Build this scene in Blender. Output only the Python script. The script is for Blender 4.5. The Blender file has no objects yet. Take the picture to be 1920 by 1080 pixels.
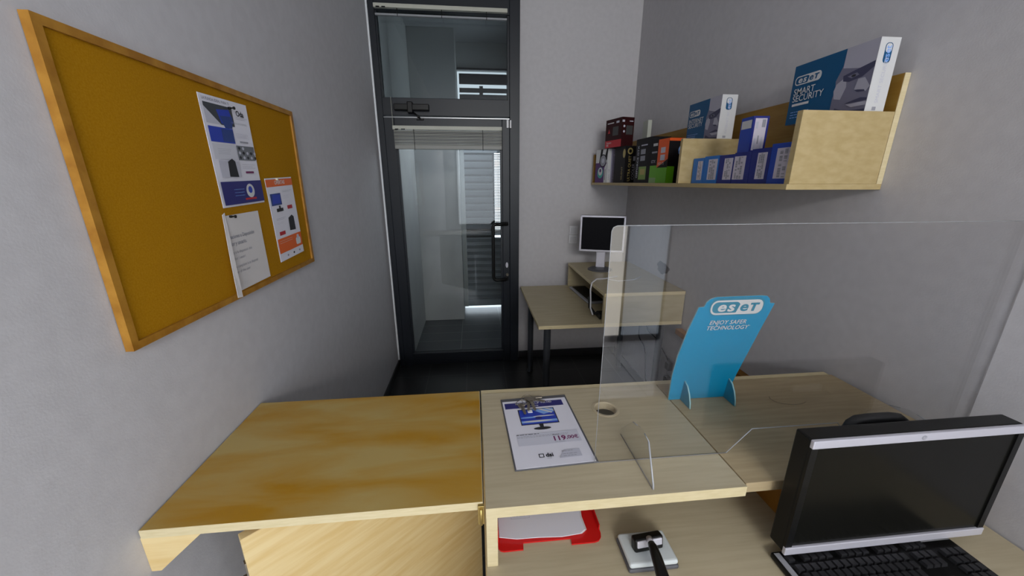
import bpy, bmesh, math, random
from mathutils import Vector, Matrix
R = math.radians
random.seed(7)
S = bpy.context.scene
C = S.collection

# ---------------------------------------------------------------- camera, world, light, exposure
cam_d = bpy.data.cameras.new('camera'); cam = bpy.data.objects.new('camera', cam_d); C.objects.link(cam)
cam.location = (0, 0, 1.625); cam.rotation_euler = (R(90 - 16.1), 0, R(-5.8))
cam_d.sensor_width = 36; cam_d.lens = 690 / 1920 * 36; cam_d.clip_start = 0.02
S.camera = cam
S.view_settings.view_transform = 'Standard'; S.view_settings.look = 'None'
S.view_settings.gamma = 1; S.view_settings.use_curve_mapping = False
S.view_settings.exposure = -0.1
w = bpy.data.worlds.new('world'); S.world = w; w.use_nodes = True
bg = w.node_tree.nodes['Background']; bg.inputs[0].default_value = (.80, .90, 1, 1); bg.inputs[1].default_value = 4.0

def area(name, loc, rot, sx, sy, power, col=(1, 1, 1)):
    d = bpy.data.lights.new(name, 'AREA'); d.shape = 'RECTANGLE'; d.size = sx; d.size_y = sy
    d.energy = power; d.color = col
    o = bpy.data.objects.new(name, d); C.objects.link(o); o.location = loc; o.rotation_euler = rot
    return o
area('window_daylight', (.30, -3.44, 2.76), (R(78), 0, 0), 1.6, .42, 78, (1, .97, .93))
area('back_fill', (1.2, -3.42, 1.4), (R(90), 0, 0), 3.2, 1.7, 16, (.92, .95, 1))  # added fill lamp behind the camera, softens the room light
area('side_fill', (2.98, -2.0, 1.6), (R(90), 0, R(90)), 1.6, 1.4, 46, (.95, .95, 1))  # added fill lamp from the side, brightens the left wall
area('vestibule_daylight', (1.0, 4.0, 2.2), (R(90), 0, R(90)), .6, .9, 4.2, (.86, .96, 1))

# ---------------------------------------------------------------- materials
MC = {}
def mat(name, col, rough=.6, metal=0, spec=.5, emit=None, es=1):
    if name in MC: return MC[name]
    m = bpy.data.materials.new(name); m.use_nodes = True
    b = m.node_tree.nodes['Principled BSDF']
    b.inputs['Base Color'].default_value = (*col, 1); b.inputs['Roughness'].default_value = rough
    b.inputs['Metallic'].default_value = metal; b.inputs['Specular IOR Level'].default_value = spec
    if emit: b.inputs['Emission Color'].default_value = (*emit, 1); b.inputs['Emission Strength'].default_value = es
    MC[name] = m; return m
def noisy(name, c1, c2, scale=(1, 1, 1), nscale=8, rough=.6, detail=4, lo=.35, hi=.65, bump=0, spec=.5, bscale=None, distort=0):
    m = mat(name, c1, rough, 0, spec); nt = m.node_tree; N = nt.nodes; L = nt.links; b = N['Principled BSDF']
    tc = N.new('ShaderNodeTexCoord'); mp = N.new('ShaderNodeMapping'); mp.inputs['Scale'].default_value = scale
    nz = N.new('ShaderNodeTexNoise'); nz.inputs['Scale'].default_value = nscale; nz.inputs['Detail'].default_value = detail
    nz.inputs['Distortion'].default_value = distort
    cr = N.new('ShaderNodeValToRGB'); cr.color_ramp.elements[0].position = lo; cr.color_ramp.elements[1].position = hi
    cr.color_ramp.elements[0].color = (*c1, 1); cr.color_ramp.elements[1].color = (*c2, 1)
    L.new(tc.outputs['Object'], mp.inputs[0]); L.new(mp.outputs[0], nz.inputs['Vector'])
    L.new(nz.outputs['Fac'], cr.inputs[0]); L.new(cr.outputs[0], b.inputs['Base Color'])
    if bump:
        n2 = N.new('ShaderNodeTexNoise'); n2.inputs['Scale'].default_value = bscale or nscale * 6; L.new(mp.outputs[0], n2.inputs['Vector'])
        bp = N.new('ShaderNodeBump'); bp.inputs['Strength'].default_value = bump; bp.inputs['Distance'].default_value = .002
        L.new(n2.outputs['Fac'], bp.inputs['Height']); L.new(bp.outputs[0], b.inputs['Normal'])
    return m
def tiles(name, c, grout, sx, sy, rough=.3, off=(0, 0)):
    m = mat(name, c, rough); nt = m.node_tree; N = nt.nodes; L = nt.links; b = N['Principled BSDF']
    tc = N.new('ShaderNodeTexCoord'); mp = N.new('ShaderNodeMapping'); mp.inputs['Location'].default_value = (off[0], off[1], 0)
    br = N.new('ShaderNodeTexBrick'); br.offset = 0; br.inputs['Scale'].default_value = 1
    br.inputs['Brick Width'].default_value = sx; br.inputs['Row Height'].default_value = sy; br.inputs['Mortar Size'].default_value = .004
    br.inputs['Color1'].default_value = (*c, 1); br.inputs['Color2'].default_value = tuple(x * .85 for x in c) + (1,)
    br.inputs['Mortar'].default_value = (*grout, 1)
    L.new(tc.outputs['Object'], mp.inputs[0]); L.new(mp.outputs[0], br.inputs['Vector']); L.new(br.outputs['Color'], b.inputs['Base Color'])
    return m
def clear(name, tint=(1, 1, 1), ior=1.5, boost=1.0):
    m = bpy.data.materials.new(name); m.use_nodes = True; nt = m.node_tree; N = nt.nodes; L = nt.links
    N.remove(N['Principled BSDF']); out = N['Material Output']
    tr = N.new('ShaderNodeBsdfTransparent'); tr.inputs[0].default_value = (*tint, 1)
    gl = N.new('ShaderNodeBsdfGlossy'); gl.inputs['Roughness'].default_value = .02
    lw = N.new('ShaderNodeLayerWeight'); lw.inputs['Blend'].default_value = .5
    pw = N.new('ShaderNodeMath'); pw.operation = 'POWER'; pw.inputs[1].default_value = 5
    mu = N.new('ShaderNodeMath'); mu.operation = 'MULTIPLY_ADD'; mu.inputs[1].default_value = .9 * boost; mu.inputs[2].default_value = .04 * boost; mu.use_clamp = True
    mx = N.new('ShaderNodeMixShader'); L.new(lw.outputs['Facing'], pw.inputs[0]); L.new(pw.outputs[0], mu.inputs[0]); L.new(mu.outputs[0], mx.inputs[0])
    L.new(tr.outputs[0], mx.inputs[1]); L.new(gl.outputs[0], mx.inputs[2]); L.new(mx.outputs[0], out.inputs[0])
    MC[name] = m; return m

WALL = noisy('wall_paint', (.525, .51, .522), (.555, .54, .552), (1, 1, 1), 30, .85, bump=.12, bscale=220, spec=.2)
WALLV = noisy('vestibule_paint', (.60, .61, .61), (.66, .67, .66), (1, 1, 1), 3, .8, spec=.2)
CEIL = mat('ceiling_paint', (.55, .56, .58), .9)
TOP = noisy('laminate_maple', (.455, .385, .255), (.51, .44, .30), (1.2, 16, 6), 5, .42, 6, bump=.05, spec=.35)
TOP_SHADED = noisy('laminate_maple_shaded', (.37, .285, .165), (.44, .345, .205), (1.2, 16, 6), 5, .42, 6, bump=.05, spec=.35)  # darkened copy of the maple, monitor shadow mixed into the tone
FLAPW = noisy('laminate_golden', (.41, .205, .007), (.45, .325, .11), (1.3, 5, 3), 2.0, .40, 9, .34, .60, bump=.05, spec=.35, distort=.4)  # maple with the orange cast of shade painted into its streaks
EDGE = noisy('edge_band_pale', (.62, .52, .30), (.68, .58, .36), (4, 30, 30), 6, .5)
GATEW = noisy('laminate_gate', (.66, .47, .20), (.74, .58, .30), (1.2, 1.2, 12), 4, .4, 5, distort=.3)
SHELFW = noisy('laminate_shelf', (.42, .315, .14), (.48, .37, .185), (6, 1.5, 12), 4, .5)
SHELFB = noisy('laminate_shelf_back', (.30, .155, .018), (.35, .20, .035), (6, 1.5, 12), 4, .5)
BROWNW = noisy('laminate_brown', (.26, .105, .008), (.32, .14, .015), (6, 6, 2), 4, .5)
CORK = noisy('cork', (.37, .165, .002), (.43, .21, .008), (1, 1, 1), 260, .9, 6, .3, .7, bump=.3, spec=.1)
FRAMEW = noisy('pine_frame', (.30, .125, .008), (.42, .20, .022), (3, 3, 3), 9, .5)
ALU = mat('anthracite_aluminium', (.011, .014, .020), .42, .0, .35)
BLACK = mat('black_plastic', (.005, .005, .005), .38, 0, .28)
MBLACK = mat('matt_black', (.008, .008, .009), .6)
SCREEN = mat('screen_glass', (.006, .006, .005), .22, 0, .14)
SILVER = mat('silver_plastic', (.62, .61, .68), .32, .35)
GREYP = mat('grey_plastic', (.30, .30, .32), .45)
DGREY = mat('dark_grey_plastic', (.09, .09, .10), .5)
CHROME = mat('worn_steel', (.34, .30, .24), .28, .9)
BRASS = mat('brass', (.5, .36, .12), .35, .8)
BLIND = mat('blind_cream', (.50, .50, .43), .5)
BLINDD = mat('blind_slat', (.28, .28, .26), .5)
WHITE = mat('white_plastic', (.72, .72, .74), .4)
PAPER = mat('paper_white', (.74, .73, .80), .7)
PAPER2 = mat('paper_warm', (.66, .63, .62), .8)
INK = mat('ink_black', (.02, .02, .025), .6)
INKG = mat('ink_grey', (.30, .30, .34), .6)
INKL = mat('ink_light_grey', (.52, .52, .60), .6)
NAVY = mat('ink_navy', (.022, .022, .16), .5)
BLUE = mat('ink_blue', (.02, .05, .42), .5)
SKYB = mat('ink_sky', (.22, .40, .80), .5)
ORNG = mat('ink_orange', (.75, .13, .02), .5)
REDI = mat('ink_red', (.45, .02, .03), .5)
TEAL = mat('sign_cyan', (.0, .25, .46), .45)
TEALD = mat('sign_teal', (.03, .22, .33), .45)
CARDE = mat('card_edge', (.30, .55, .60), .7)
WHITEI = mat('ink_white', (.62, .62, .62), .5)
MAROON = mat('ink_maroon', (.16, .01, .09), .5)
REDP = mat('tray_red', (.58, .008, .008), .3)
SLATE = mat('shutter_slat', (.42, .46, .50), .4)
DARKT = tiles('floor_dark_tile', (.022, .023, .024), (.05, .05, .052), .33, .33, .3, (.1, .05))
VEST = tiles('vestibule_tile', (.11, .12, .13), (.26, .27, .28), .45, .22, .3, (.17, .08))
LIGHTT = tiles('floor_white_tile', (.62, .62, .64), (.12, .12, .13), .33, .33, .25)
PAVE = mat('pavement', (.8, .8, .78), .8)
ACR = clear('acrylic_clear', (.985, .985, .985), 1.5, 1.15)
ACRE = mat('acrylic_edge', (.42, .43, .45), .25)
GLASS = clear('door_glass', (.82, .83, .83), 1.5, .8)
GLASST = clear('transom_glass', (.42, .44, .44), 1.5, 1.2)

# ---------------------------------------------------------------- builders
class MB:
    def __init__(s): s.bm = bmesh.new(); s.mats = []
    def mi(s, m):
        if m not in s.mats: s.mats.append(m)
        return s.mats.index(m)
    def box(s, x0, x1, y0, y1, z0, z1, m, bev=0, seg=2, M=None, top=None):
        t = bmesh.new(); bmesh.ops.create_cube(t, size=1)
        for v in t.verts: v.co = Vector(((x0 + x1) / 2 + v.co.x * (x1 - x0), (y0 + y1) / 2 + v.co.y * (y1 - y0), (z0 + z1) / 2 + v.co.z * (z1 - z0)))
        if bev: bmesh.ops.bevel(t, geom=t.edges[:], offset=bev, segments=seg, affect='EDGES', profile=.5)
        i = s.mi(m)
        for f in t.faces: f.material_index = i
        if top:
            t.normal_update(); j = s.mi(top)
            for f in t.faces:
                if abs(f.normal.z) > .9: f.material_index = j
        s.add(t, M); return s
    def add(s, t, M=None):
        if M: bmesh.ops.transform(t, matrix=M, verts=t.verts)
        me = bpy.data.meshes.new('tmp'); t.to_mesh(me); t.free(); s.bm.from_mesh(me); bpy.data.meshes.remove(me)
    def prism(s, pts, vec, m, M=None):
        """closed polygon (3D points) extruded along vec"""
        t = bmesh.new(); vec = Vector(vec); a = [t.verts.new(Vector(p)) for p in pts]; b = [t.verts.new(Vector(p) + vec) for p in pts]
        t.faces.new(a); t.faces.new(b[::-1]); n = len(a)
        for i in range(n): t.faces.new([a[i], b[i], b[(i + 1) % n], a[(i + 1) % n]])
        bmesh.ops.recalc_face_normals(t, faces=t.faces); k = s.mi(m)
        for f in t.faces: f.material_index = k
        s.add(t, M); return s
    def tube(s, path, r, m, n=10, closed=False, M=None, taper=None):
        path = [Vector(p) for p in path]; t = bmesh.new(); rings = []; up = None; k = len(path)
        for i, p in enumerate(path):
            if closed: d = path[(i + 1) % k] - path[i - 1]
            else: d = path[min(i + 1, k - 1)] - path[max(i - 1, 0)]
            d.normalize()
            if up is None: up = d.orthogonal().normalized()
            up = (up - d * up.dot(d)).normalized(); q = d.cross(up)
            rr = r if not taper else r + (taper - r) * i / (k - 1)
            rings.append([t.verts.new(p + up * rr * math.cos(2 * math.pi * j / n) + q * rr * math.sin(2 * math.pi * j / n)) for j in range(n)])
        for i in range(k if closed else k - 1):
            A, B = rings[i], rings[(i + 1) % k]
            for j in range(n): t.faces.new([A[j], A[(j + 1) % n], B[(j + 1) % n], B[j]])
        if not closed: t.faces.new(rings[0][::-1]); t.faces.new(rings[-1])
        bmesh.ops.recalc_face_normals(t, faces=t.faces); q = s.mi(m)
        for f in t.faces: f.material_index = q; f.smooth = True
        s.add(t, M); return s
    def lathe(s, prof, c, m, n=32, M=None, sy=1):
        t = bmesh.new(); rings = []
        for r, z in prof: rings.append([t.verts.new((c[0] + r * math.cos(2 * math.pi * j / n), c[1] + sy * r * math.sin(2 * math.pi * j / n), c[2] + z)) for j in range(n)])
        for A, B in zip(rings, rings[1:]):
            for j in range(n): t.faces.new([A[j], A[(j + 1) % n], B[(j + 1) % n], B[j]])
        t.faces.new(rings[0][::-1]); t.faces.new(rings[-1]); bmesh.ops.recalc_face_normals(t, faces=t.faces); q = s.mi(m)
        for f in t.faces: f.material_index = q
        s.add(t, M); return s
    def build(s, name, parent=None, world=True):
        """vertices are given in world coordinates unless world=False (then local to the parent)"""
        me = bpy.data.meshes.new(name)
        if parent is not None and world:
            bmesh.ops.transform(s.bm, matrix=parent_world(parent).inverted(), verts=s.bm.verts)
        s.bm.to_mesh(me); s.bm.free()
        for m in s.mats: me.materials.append(m)
        o = bpy.data.objects.new(name, me); C.objects.link(o)
        if parent is not None: o.parent = parent
        return o
def parent_world(p):
    M = Matrix.Identity(4)
    while p is not None:
        M = (Matrix.Translation(p.location) @ p.rotation_euler.to_matrix().to_4x4()) @ M; p = p.parent
    return M
def tag(o, label=None, cat=None, group=None, kind=None):
    if label: o['label'] = label
    if cat: o['category'] = cat
    if group: o['group'] = group
    if kind: o['kind'] = kind
    return o
def thing(name, label, cat, loc=(0, 0, 0), rz=0, group=None, kind=None):
    o = bpy.data.objects.new(name, None); C.objects.link(o); o.location = loc; o.rotation_euler = (0, 0, rz)
    o.empty_display_size = .05
    return tag(o, label, cat, group, kind)

def rrect(x0, y0, x1, y1, r, n=6):
    P = []
    for cx, cy, a in ((x1 - r, y1 - r, 0), (x0 + r, y1 - r, 90), (x0 + r, y0 + r, 180), (x1 - r, y0 + r, 270)):
        for i in range(n + 1):
            t = R(a + 90 * i / n); P.append((cx + r * math.cos(t), cy + r * math.sin(t)))
    return P
def ell(cx, cy, rx, ry, n=24, a0=0, a1=360):
    return [(cx + rx * math.cos(R(a0 + (a1 - a0) * i / n)), cy + ry * math.sin(R(a0 + (a1 - a0) * i / n))) for i in range(n if a1 - a0 == 360 else n + 1)]
def art(name, parent, origin, u, v, items, off=.0006, world=True, step=.00025):
    """printed matter: flat coloured shapes and lettering on a face; origin + u*x + v*y, lifted along u x v"""
    mb = MB(); o = Vector(origin); u = Vector(u).normalized(); v = Vector(v).normalized(); n = u.cross(v).normalized()
    lay = 0
    for it in items:
        d = off + step * lay
        if it[0] != 'l': lay += 1
        else: it = ('r',) + tuple(it[1:])
        P = lambda x, y: o + u * x + v * y + n * d
        if it[0] == 'r':
            _, x0, y0, x1, y1, m = it; pts = [(x0, y0), (x1, y0), (x1, y1), (x0, y1)]
        elif it[0] == 'p': _, pts, m = it
        if it[0] in 'rp':
            f = mb.bm.faces.new([mb.bm.verts.new(P(*p)) for p in pts]); f.material_index = mb.mi(m)
            continue
        _, txt, x, y, size, m = it[:6]; opt = it[6] if len(it) > 6 else {}
        cu = bpy.data.curves.new('t', 'FONT'); cu.body = txt; cu.size = size; cu.align_x = opt.get('ax', 'LEFT'); cu.align_y = 'BOTTOM_BASELINE'
        cu.offset = opt.get('bold', 0); cu.shear = opt.get('shear', 0); cu.space_character = opt.get('sp', 1); cu.resolution_u = 3
        ob = bpy.data.objects.new('t', cu); C.objects.link(ob); bpy.context.view_layer.update()
        me = bpy.data.meshes.new_from_object(ob); a = R(opt.get('rot', 0)); sx = opt.get('sx', 1); k = mb.mi(m)
        vs = [mb.bm.verts.new(P(x + (q.co.x * sx) * math.cos(a) - q.co.y * math.sin(a), y + (q.co.x * sx) * math.sin(a) + q.co.y * math.cos(a))) for q in me.vertices]
        for pl in me.polygons:
            try: f = mb.bm.faces.new([vs[i] for i in pl.vertices]); f.material_index = k
            except ValueError: pass
        bpy.data.objects.remove(ob); bpy.data.curves.remove(cu); bpy.data.meshes.remove(me)
    return mb.build(name, parent, world)
def lines(x0, x1, ys, h, m, jitter=.3):
    """rows of small grey text too small to read"""
    rnd = random.Random(int(x0 * 9999) + len(ys)); out = []
    for y in ys:
        x = x0
        xe = x1 - (x1 - x0) * jitter * rnd.random()
        while x < xe:
            wd = h * rnd.uniform(1.2, 4); out.append(('l', x, y, min(x + wd, xe), y + h * .6, m)); x += wd + h * .6
    return out

# ---------------------------------------------------------------- the setting
def struct(o): o['kind'] = 'structure'; return o
XL, XR, YF = -.72, 1.34, 3.2
struct(MB().box(XL - .1, XR + .1, .9, YF, -.1, 0, DARKT).build('floor'))
struct(MB().box(XL - .1, 3.1, -3.6, .9, -.1, 0, LIGHTT).build('floor'))
struct(MB().box(XL - .1, .55, YF, 4.7, -.1, 0, VEST).build('floor'))
struct(MB().box(XL - .1, 3.1, -3.6, 4.8, 3.1, 3.2, CEIL).build('ceiling'))
struct(MB().box(XL - .1, XL, -3.6, YF, 0, 3.1, WALL).build('wall_left'))
wr = MB().box(XR, XR + .15, .745, YF, 0, 3.1, WALL).box(XR - .006, XR + .15, -.85, .745, 0, 3.1, WALL, .005)
struct(wr.build('wall_right'))
struct(MB().box(.385, XR + .1, YF, YF + .12, 0, 3.1, WALL).box(XL - .1, .385, YF, YF + .12, 2.93, 3.1, WALL).build('wall_far'))
struct(MB().box(XR + .15, 3.1, -.95, -.85, 0, 3.1, WALL).build('wall_inner'))
# unseen rear wall behind the camera, with a high window and a wide opening for the fill lamp
bw = MB().box(XL - .1, -.45, -3.6, -3.5, 0, 3.1, WALL).box(-.45, 2.85, -3.6, -3.5, 0, .5, WALL).box(-.45, 2.85, -3.6, -3.5, 3.02, 3.1, WALL).box(2.85, 3.1, -3.6, -3.5, 0, 3.1, WALL)
struct(bw.build('wall_back'))
wf = MB()
for x in (-.45, .62, 1.7, 2.79): wf.box(x, x + .06, -3.58, -3.52, .5, 3.02, ALU)
for z in (.5, 2.46, 2.96): wf.box(-.45, 2.85, -3.58, -3.52, z, z + .06, ALU)
struct(wf.build('window_1'))
sw = MB().box(3.0, 3.1, -3.6, -2.9, 0, 3.1, WALL).box(3.0, 3.1, -1.1, -.85, 0, 3.1, WALL).box(3.0, 3.1, -2.9, -1.1, 0, .85, WALL).box(3.0, 3.1, -2.9, -1.1, 2.4, 3.1, WALL)
struct(sw.build('wall_side'))
struct(MB().box(3.02, 3.08, -2.03, -1.97, .85, 2.4, ALU).box(3.02, 3.08, -2.9, -1.1, .85, .9, ALU).box(3.02, 3.08, -2.9, -1.1, 2.35, 2.4, ALU).build('side_fill_frame'))  # frame of an invented side window, unseen, put in for the fill lamp
# skirting
SK = mat('skirting_dark', (.03, .03, .032), .4)
struct(MB().box(XL, XL + .012, 1.16, YF, 0, .07, SK, .002).build('baseboard_left'))
struct(MB().box(.387, XR, YF - .012, YF, 0, .07, SK, .002).build('baseboard_far'))
struct(MB().box(XR - .012, XR, 1.16, YF - .012, 0, .07, SK, .002).build('baseboard_right'))
TRIMW = mat('trim_white', (.75, .77, .80), .5)
struct(MB().box(XL, XL + .012, 3.12, 3.165, 0, 3.09, TRIMW).build('trim_1'))
# vestibule beyond the door
struct(MB().box(XL - .1, -.62, YF + .12, 4.8, 0, 3.1, WALLV).build('wall_vestibule_left'))
struct(MB().box(-.62, -.15, 4.28, 4.8, 0, 3.1, WALLV, .004).build('wall_vestibule_block'))
vr = MB().box(.42, .52, YF + .12, 3.6, 0, 3.1, WALLV).box(.42, .52, 4.4, 4.8, 0, 3.1, WALLV).box(.42, .52, 3.6, 4.4, 0, 1.7, WALLV).box(.42, .52, 3.6, 4.4, 2.7, 3.1, WALLV)
struct(vr.build('wall_vestibule_right'))
struct(MB().box(-.15, .42, 4.66, 4.78, 2.0, 2.50, WALLV).box(-.15, .42, 4.66, 4.78, 2.84, 3.1, WALLV).build('wall_vestibule_back'))
lv = MB().box(-.15, .42, 4.62, 4.66, 2.50, 2.52, ALU).box(-.15, .42, 4.62, 4.66, 2.82, 2.84, ALU).box(.10, .14, 4.62, 4.66, 2.5, 2.66, ALU)
for z, hgt in ((2.545, .05), (2.615, .045), (2.70, .105)): lv.box(-.125, .42, 4.64, 4.66, z - .018, z + hgt - .018, ALU)
struct(lv.build('transom_slits'))  # slits added to imitate bright streaks in the transom glass
struct(MB().box(-3, 4, 4.7, 9, -.1, 0, PAVE).build('ground_outside'))

# door and transom in anthracite aluminium
Y0 = 3.13
d = thing('door_1', None, None, (-.17, Y0, 0), kind='structure')
fr = MB()
fr.box(-.707, -.665, Y0, Y0 + .09, 0, 2.93, ALU, .003)
fr.box(.30, .378, Y0, Y0 + .09, 0, 2.93, ALU, .003)
fr.box(-.665, .30, Y0, Y0 + .09, 2.80, 2.93, ALU, .003)
fr.box(-.665, .30, Y0 + .0, Y0 + .09, 2.11, 2.235, ALU, .003)
fr.box(-.675, -.655, Y0 + .02, Y0 + .07, 2.235, 2.80, ALU).box(.285, .30, Y0 + .02, Y0 + .07, 2.235, 2.80, ALU)
fr.build('door_frame', d)
MB().box(-.66, .29, Y0 + .045, Y0 + .052, 2.235, 2.80, GLASST).build('transom_pane', d)
lf = MB()
lf.box(-.663, -.585, Y0 - .012, Y0 + .045, .012, 2.10, ALU, .004)
lf.box(.238, .298, Y0 - .012, Y0 + .045, .012, 2.10, ALU, .004)
lf.box(-.585, .238, Y0 - .012, Y0 + .045, 2.02, 2.10, ALU, .003)
lf.box(-.585, .238, Y0 - .012, Y0 + .045, .012, .125, ALU, .003)
lf.box(.222, .238, Y0 + .0, Y0 + .03, .125, 2.02, ALU).box(-.585, -.572, Y0, Y0 + .03, .125, 2.02, ALU)
leaf = lf.build('door_leaf', d)
MB().box(-.585, .238, Y0 + .012, Y0 + .018, .12, 2.03, GLASS).build('pane', leaf)
MB().box(-.66, .296, Y0 - .014, Y0 - .011, 2.094, 2.099, mat('alu_pale', (.35, .36, .37), .3, .6)).build('weather_strip', leaf)  # thin paler line along the top of the leaf
# D-shaped pull handle
h = MB(); hx, hy = .268, Y0 - .065
pth = [(hx, Y0 - .012, 1.285), (hx, hy + .02, 1.285), (hx - .015, hy, 1.288), (hx - .085, hy, 1.29)]
for i in range(7):
    a = R(90 + 15 * i); pth.append((hx - .085 + .03 * math.cos(a), hy, 1.26 + .03 * math.sin(a)))
for i in range(7):
    a = R(180 + 15 * i); pth.append((hx - .085 + .03 * math.cos(a), hy, .84 + .03 * math.sin(a)))
pth += [(hx - .015, hy, .812), (hx, hy + .02, .812), (hx, Y0 - .012, .812)]
h.tube(pth, .0145, BLACK, 12); h.build('pull_handle', leaf)
MB().box(.25, .285, Y0 - .022, Y0 - .012, 1.268, 1.302, BLACK, .003).build('handle_mount', leaf)
MB().box(.25, .285, Y0 - .022, Y0 - .012, .795, .829, BLACK, .003).build('handle_mount', leaf)
MB().prism([(p[0] + .272, Y0 - .012, p[1] + .93) for p in ell(0, 0, .011, .024)], (0, -.004, 0), SILVER).build('lock_plate', leaf)
MB().lathe([(.013, 0), (.013, .012), (.009, .016)], (0, 0, 0), CHROME, 16, Matrix.Translation((.275, Y0 - .012, .845)) @ Matrix.Rotation(R(90), 4, 'X')).build('lock_cylinder', leaf)
# closer
cl = MB().box(-.575, -.315, Y0 - .052, Y0 - .0, 2.142, 2.185, BLACK, .005).box(-.475, -.435, Y0 - .06, Y0, 2.122, 2.2, BLACK, .006)
co = cl.build('door_closer', d)
MB().tube([(-.44, Y0 - .03, 2.13), (-.40, Y0 - .04, 2.10), (-.385, Y0 - .03, 2.085)], .007, BLACK, 8).box(-.415, -.36, Y0 - .034, Y0 - .012, 2.078, 2.09, BLACK, .002).build('arm', co)
MB().box(.272, .290, Y0 - .03, Y0 - .012, 2.03, 2.09, WHITE, .003).build('contact_sensor', d)
MB().box(.298, .311, Y0 - .022, Y0, 2.03, 2.088, WHITE, .003).build('contact_sensor', d)

# venetian blinds
b = thing('venetian_blind', 'raised cream venetian blind hanging over the glass of the door leaf', 'blind', (-.17, Y0 - .02, 1.87))
MB().box(-.598, .236, Y0 - .034, Y0 - .013, 2.008, 2.036, BLIND, .002).box(-.58, -.555, Y0 - .0345, Y0 - .03, 2.006, 2.014, BLACK).box(-.535, -.505, Y0 - .0345, Y0 - .03, 2.006, 2.014, BLACK).build('head_rail', b)
s = MB()
for i in range(22): s.box(-.59, .234, Y0 - .036, Y0 - .013, 1.900 + i * .0048, 1.9022 + i * .0048, BLINDD if i % 5 else BLIND)
s.build('slat_stack', b)
MB().box(-.59, .234, Y0 - .037, Y0 - .013, 1.868, 1.898, BLINDD, .003).build('bottom_rail', b)
MB().tube([(-.44, Y0 - .038, 2.01), (-.44, Y0 - .038, 1.86)], .002, BLACK, 6).build('lift_cord', b)
MB().tube([(.085, Y0 - .038, 2.01), (.085, Y0 - .038, 1.86)], .002, BLACK, 6).build('lift_cord', b)
MB().tube([(-.592, Y0 - .036, 2.23), (-.592, Y0 - .036, 2.03)], .0016, BLIND, 6).build('pull_cord', b)
b = thing('venetian_blind', 'raised pale venetian blind at the top of the transom window above the door', 'blind', (-.17, Y0 - .02, 2.76))
MB().box(-.662, .282, Y0 - .03, Y0 - .002, 2.802, 2.828, BLIND, .002).box(-.645, -.62, Y0 - .0305, Y0 - .028, 2.801, 2.809, BLACK).box(-.605, -.58, Y0 - .0305, Y0 - .028, 2.801, 2.809, BLACK).build('head_rail', b)
MB().box(-.655, .278, Y0 - .028, Y0 - .004, 2.755, 2.768, mat('blind_rail_grey', (.30, .31, .33), .4), .003).build('bottom_rail', b)
for x in (-.5, -.19, .13):
    MB().tube([(x, Y0 - .03, 2.80), (x, Y0 - .03, 2.75)], .0025, BLACK, 6).build('lift_cord', b)

# slatted shutter at the end of the vestibule
sh = thing('louvered_shutter', 'grey slatted metal shutter gate closing the far end of the entrance passage', 'shutter', (.13, 4.62, .06))
MB().box(-.148, -.10, 4.59, 4.65, .06, 2.0, mat('shutter_frame', (.50, .53, .53), .4), .004).box(.385, .42, 4.59, 4.65, .06, 2.0, SLATE, .004).box(-.10, .385, 4.59, 4.65, 1.95, 2.0, SLATE, .003).box(-.10, .385, 4.59, 4.65, .065, .15, SLATE, .003).build('frame', sh)
s = MB()
for i in range(22):
    z = .16 + i * .0815
    x1 = .385 if z < 1.04 else .235
    s.box(-.10, x1, -.034, .034, -.0035, .0035, SLATE, 0, M=Matrix.Translation((0, 4.62, z + .03)) @ Matrix.Rotation(R(-48), 4, 'X'))
s.box(-.10, .385, 4.645, 4.65, .15, .95, SLATE).box(-.10, .235, 4.645, 4.65, .95, 1.95, mat('shutter_backing', (.05, .06, .065), .5))
s.build('slats', sh)
s = MB().box(.235, .255, 4.60, 4.65, 1.0, 1.95, ALU).box(.372, .386, 4.60, 4.65, 1.0, 1.95, ALU).box(.255, .372, 4.60, 4.65, 1.02, 1.045, ALU)
for i in range(48): s.box(.255, .372, 4.615, 4.63, 1.05 + i * .0187, 1.0612 + i * .0187, mat('grille_pale', (.6, .6, .58), .5))
s.build('grille_window', sh)

# ---------------------------------------------------------------- reception counter
ZR, ZD = .925, .75
def slab(x0, x1, y0, y1, z0, z1, top, edge=EDGE): return MB().box(x0, x1, y0, y1, z0, z1, edge, .0012, 1, top=top)
desk = thing('reception_desk', 'pale wooden reception desk holding the riser shelves, keyboard and red tray', 'desk', (.67, .75, 0))
slab(.006, 1.326, .22, 1.118, ZD - .028, ZD, TOP).build('desktop', desk)
tag(MB().box(.006, 1.326, 1.124, 1.148, 0, ZR - .004, EDGE, .0015, 1).build('counter_front_panel'), 'upright pale wooden front panel standing just behind both riser shelves', 'counter')  # front panel of the desk, kept as its own object
MB().box(.006, .034, .28, 1.118, 0, ZD - .028, TOP, .0015, 1).build('side_panel', desk)
MB().box(1.298, 1.326, .28, 1.118, 0, ZD - .028, TOP, .0015, 1).build('side_panel', desk)

rs = thing('desk_riser', 'left wooden riser shelf on the desk, under the clipboard and acrylic screen', 'shelf riser', (.32, .88, ZD))
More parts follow.
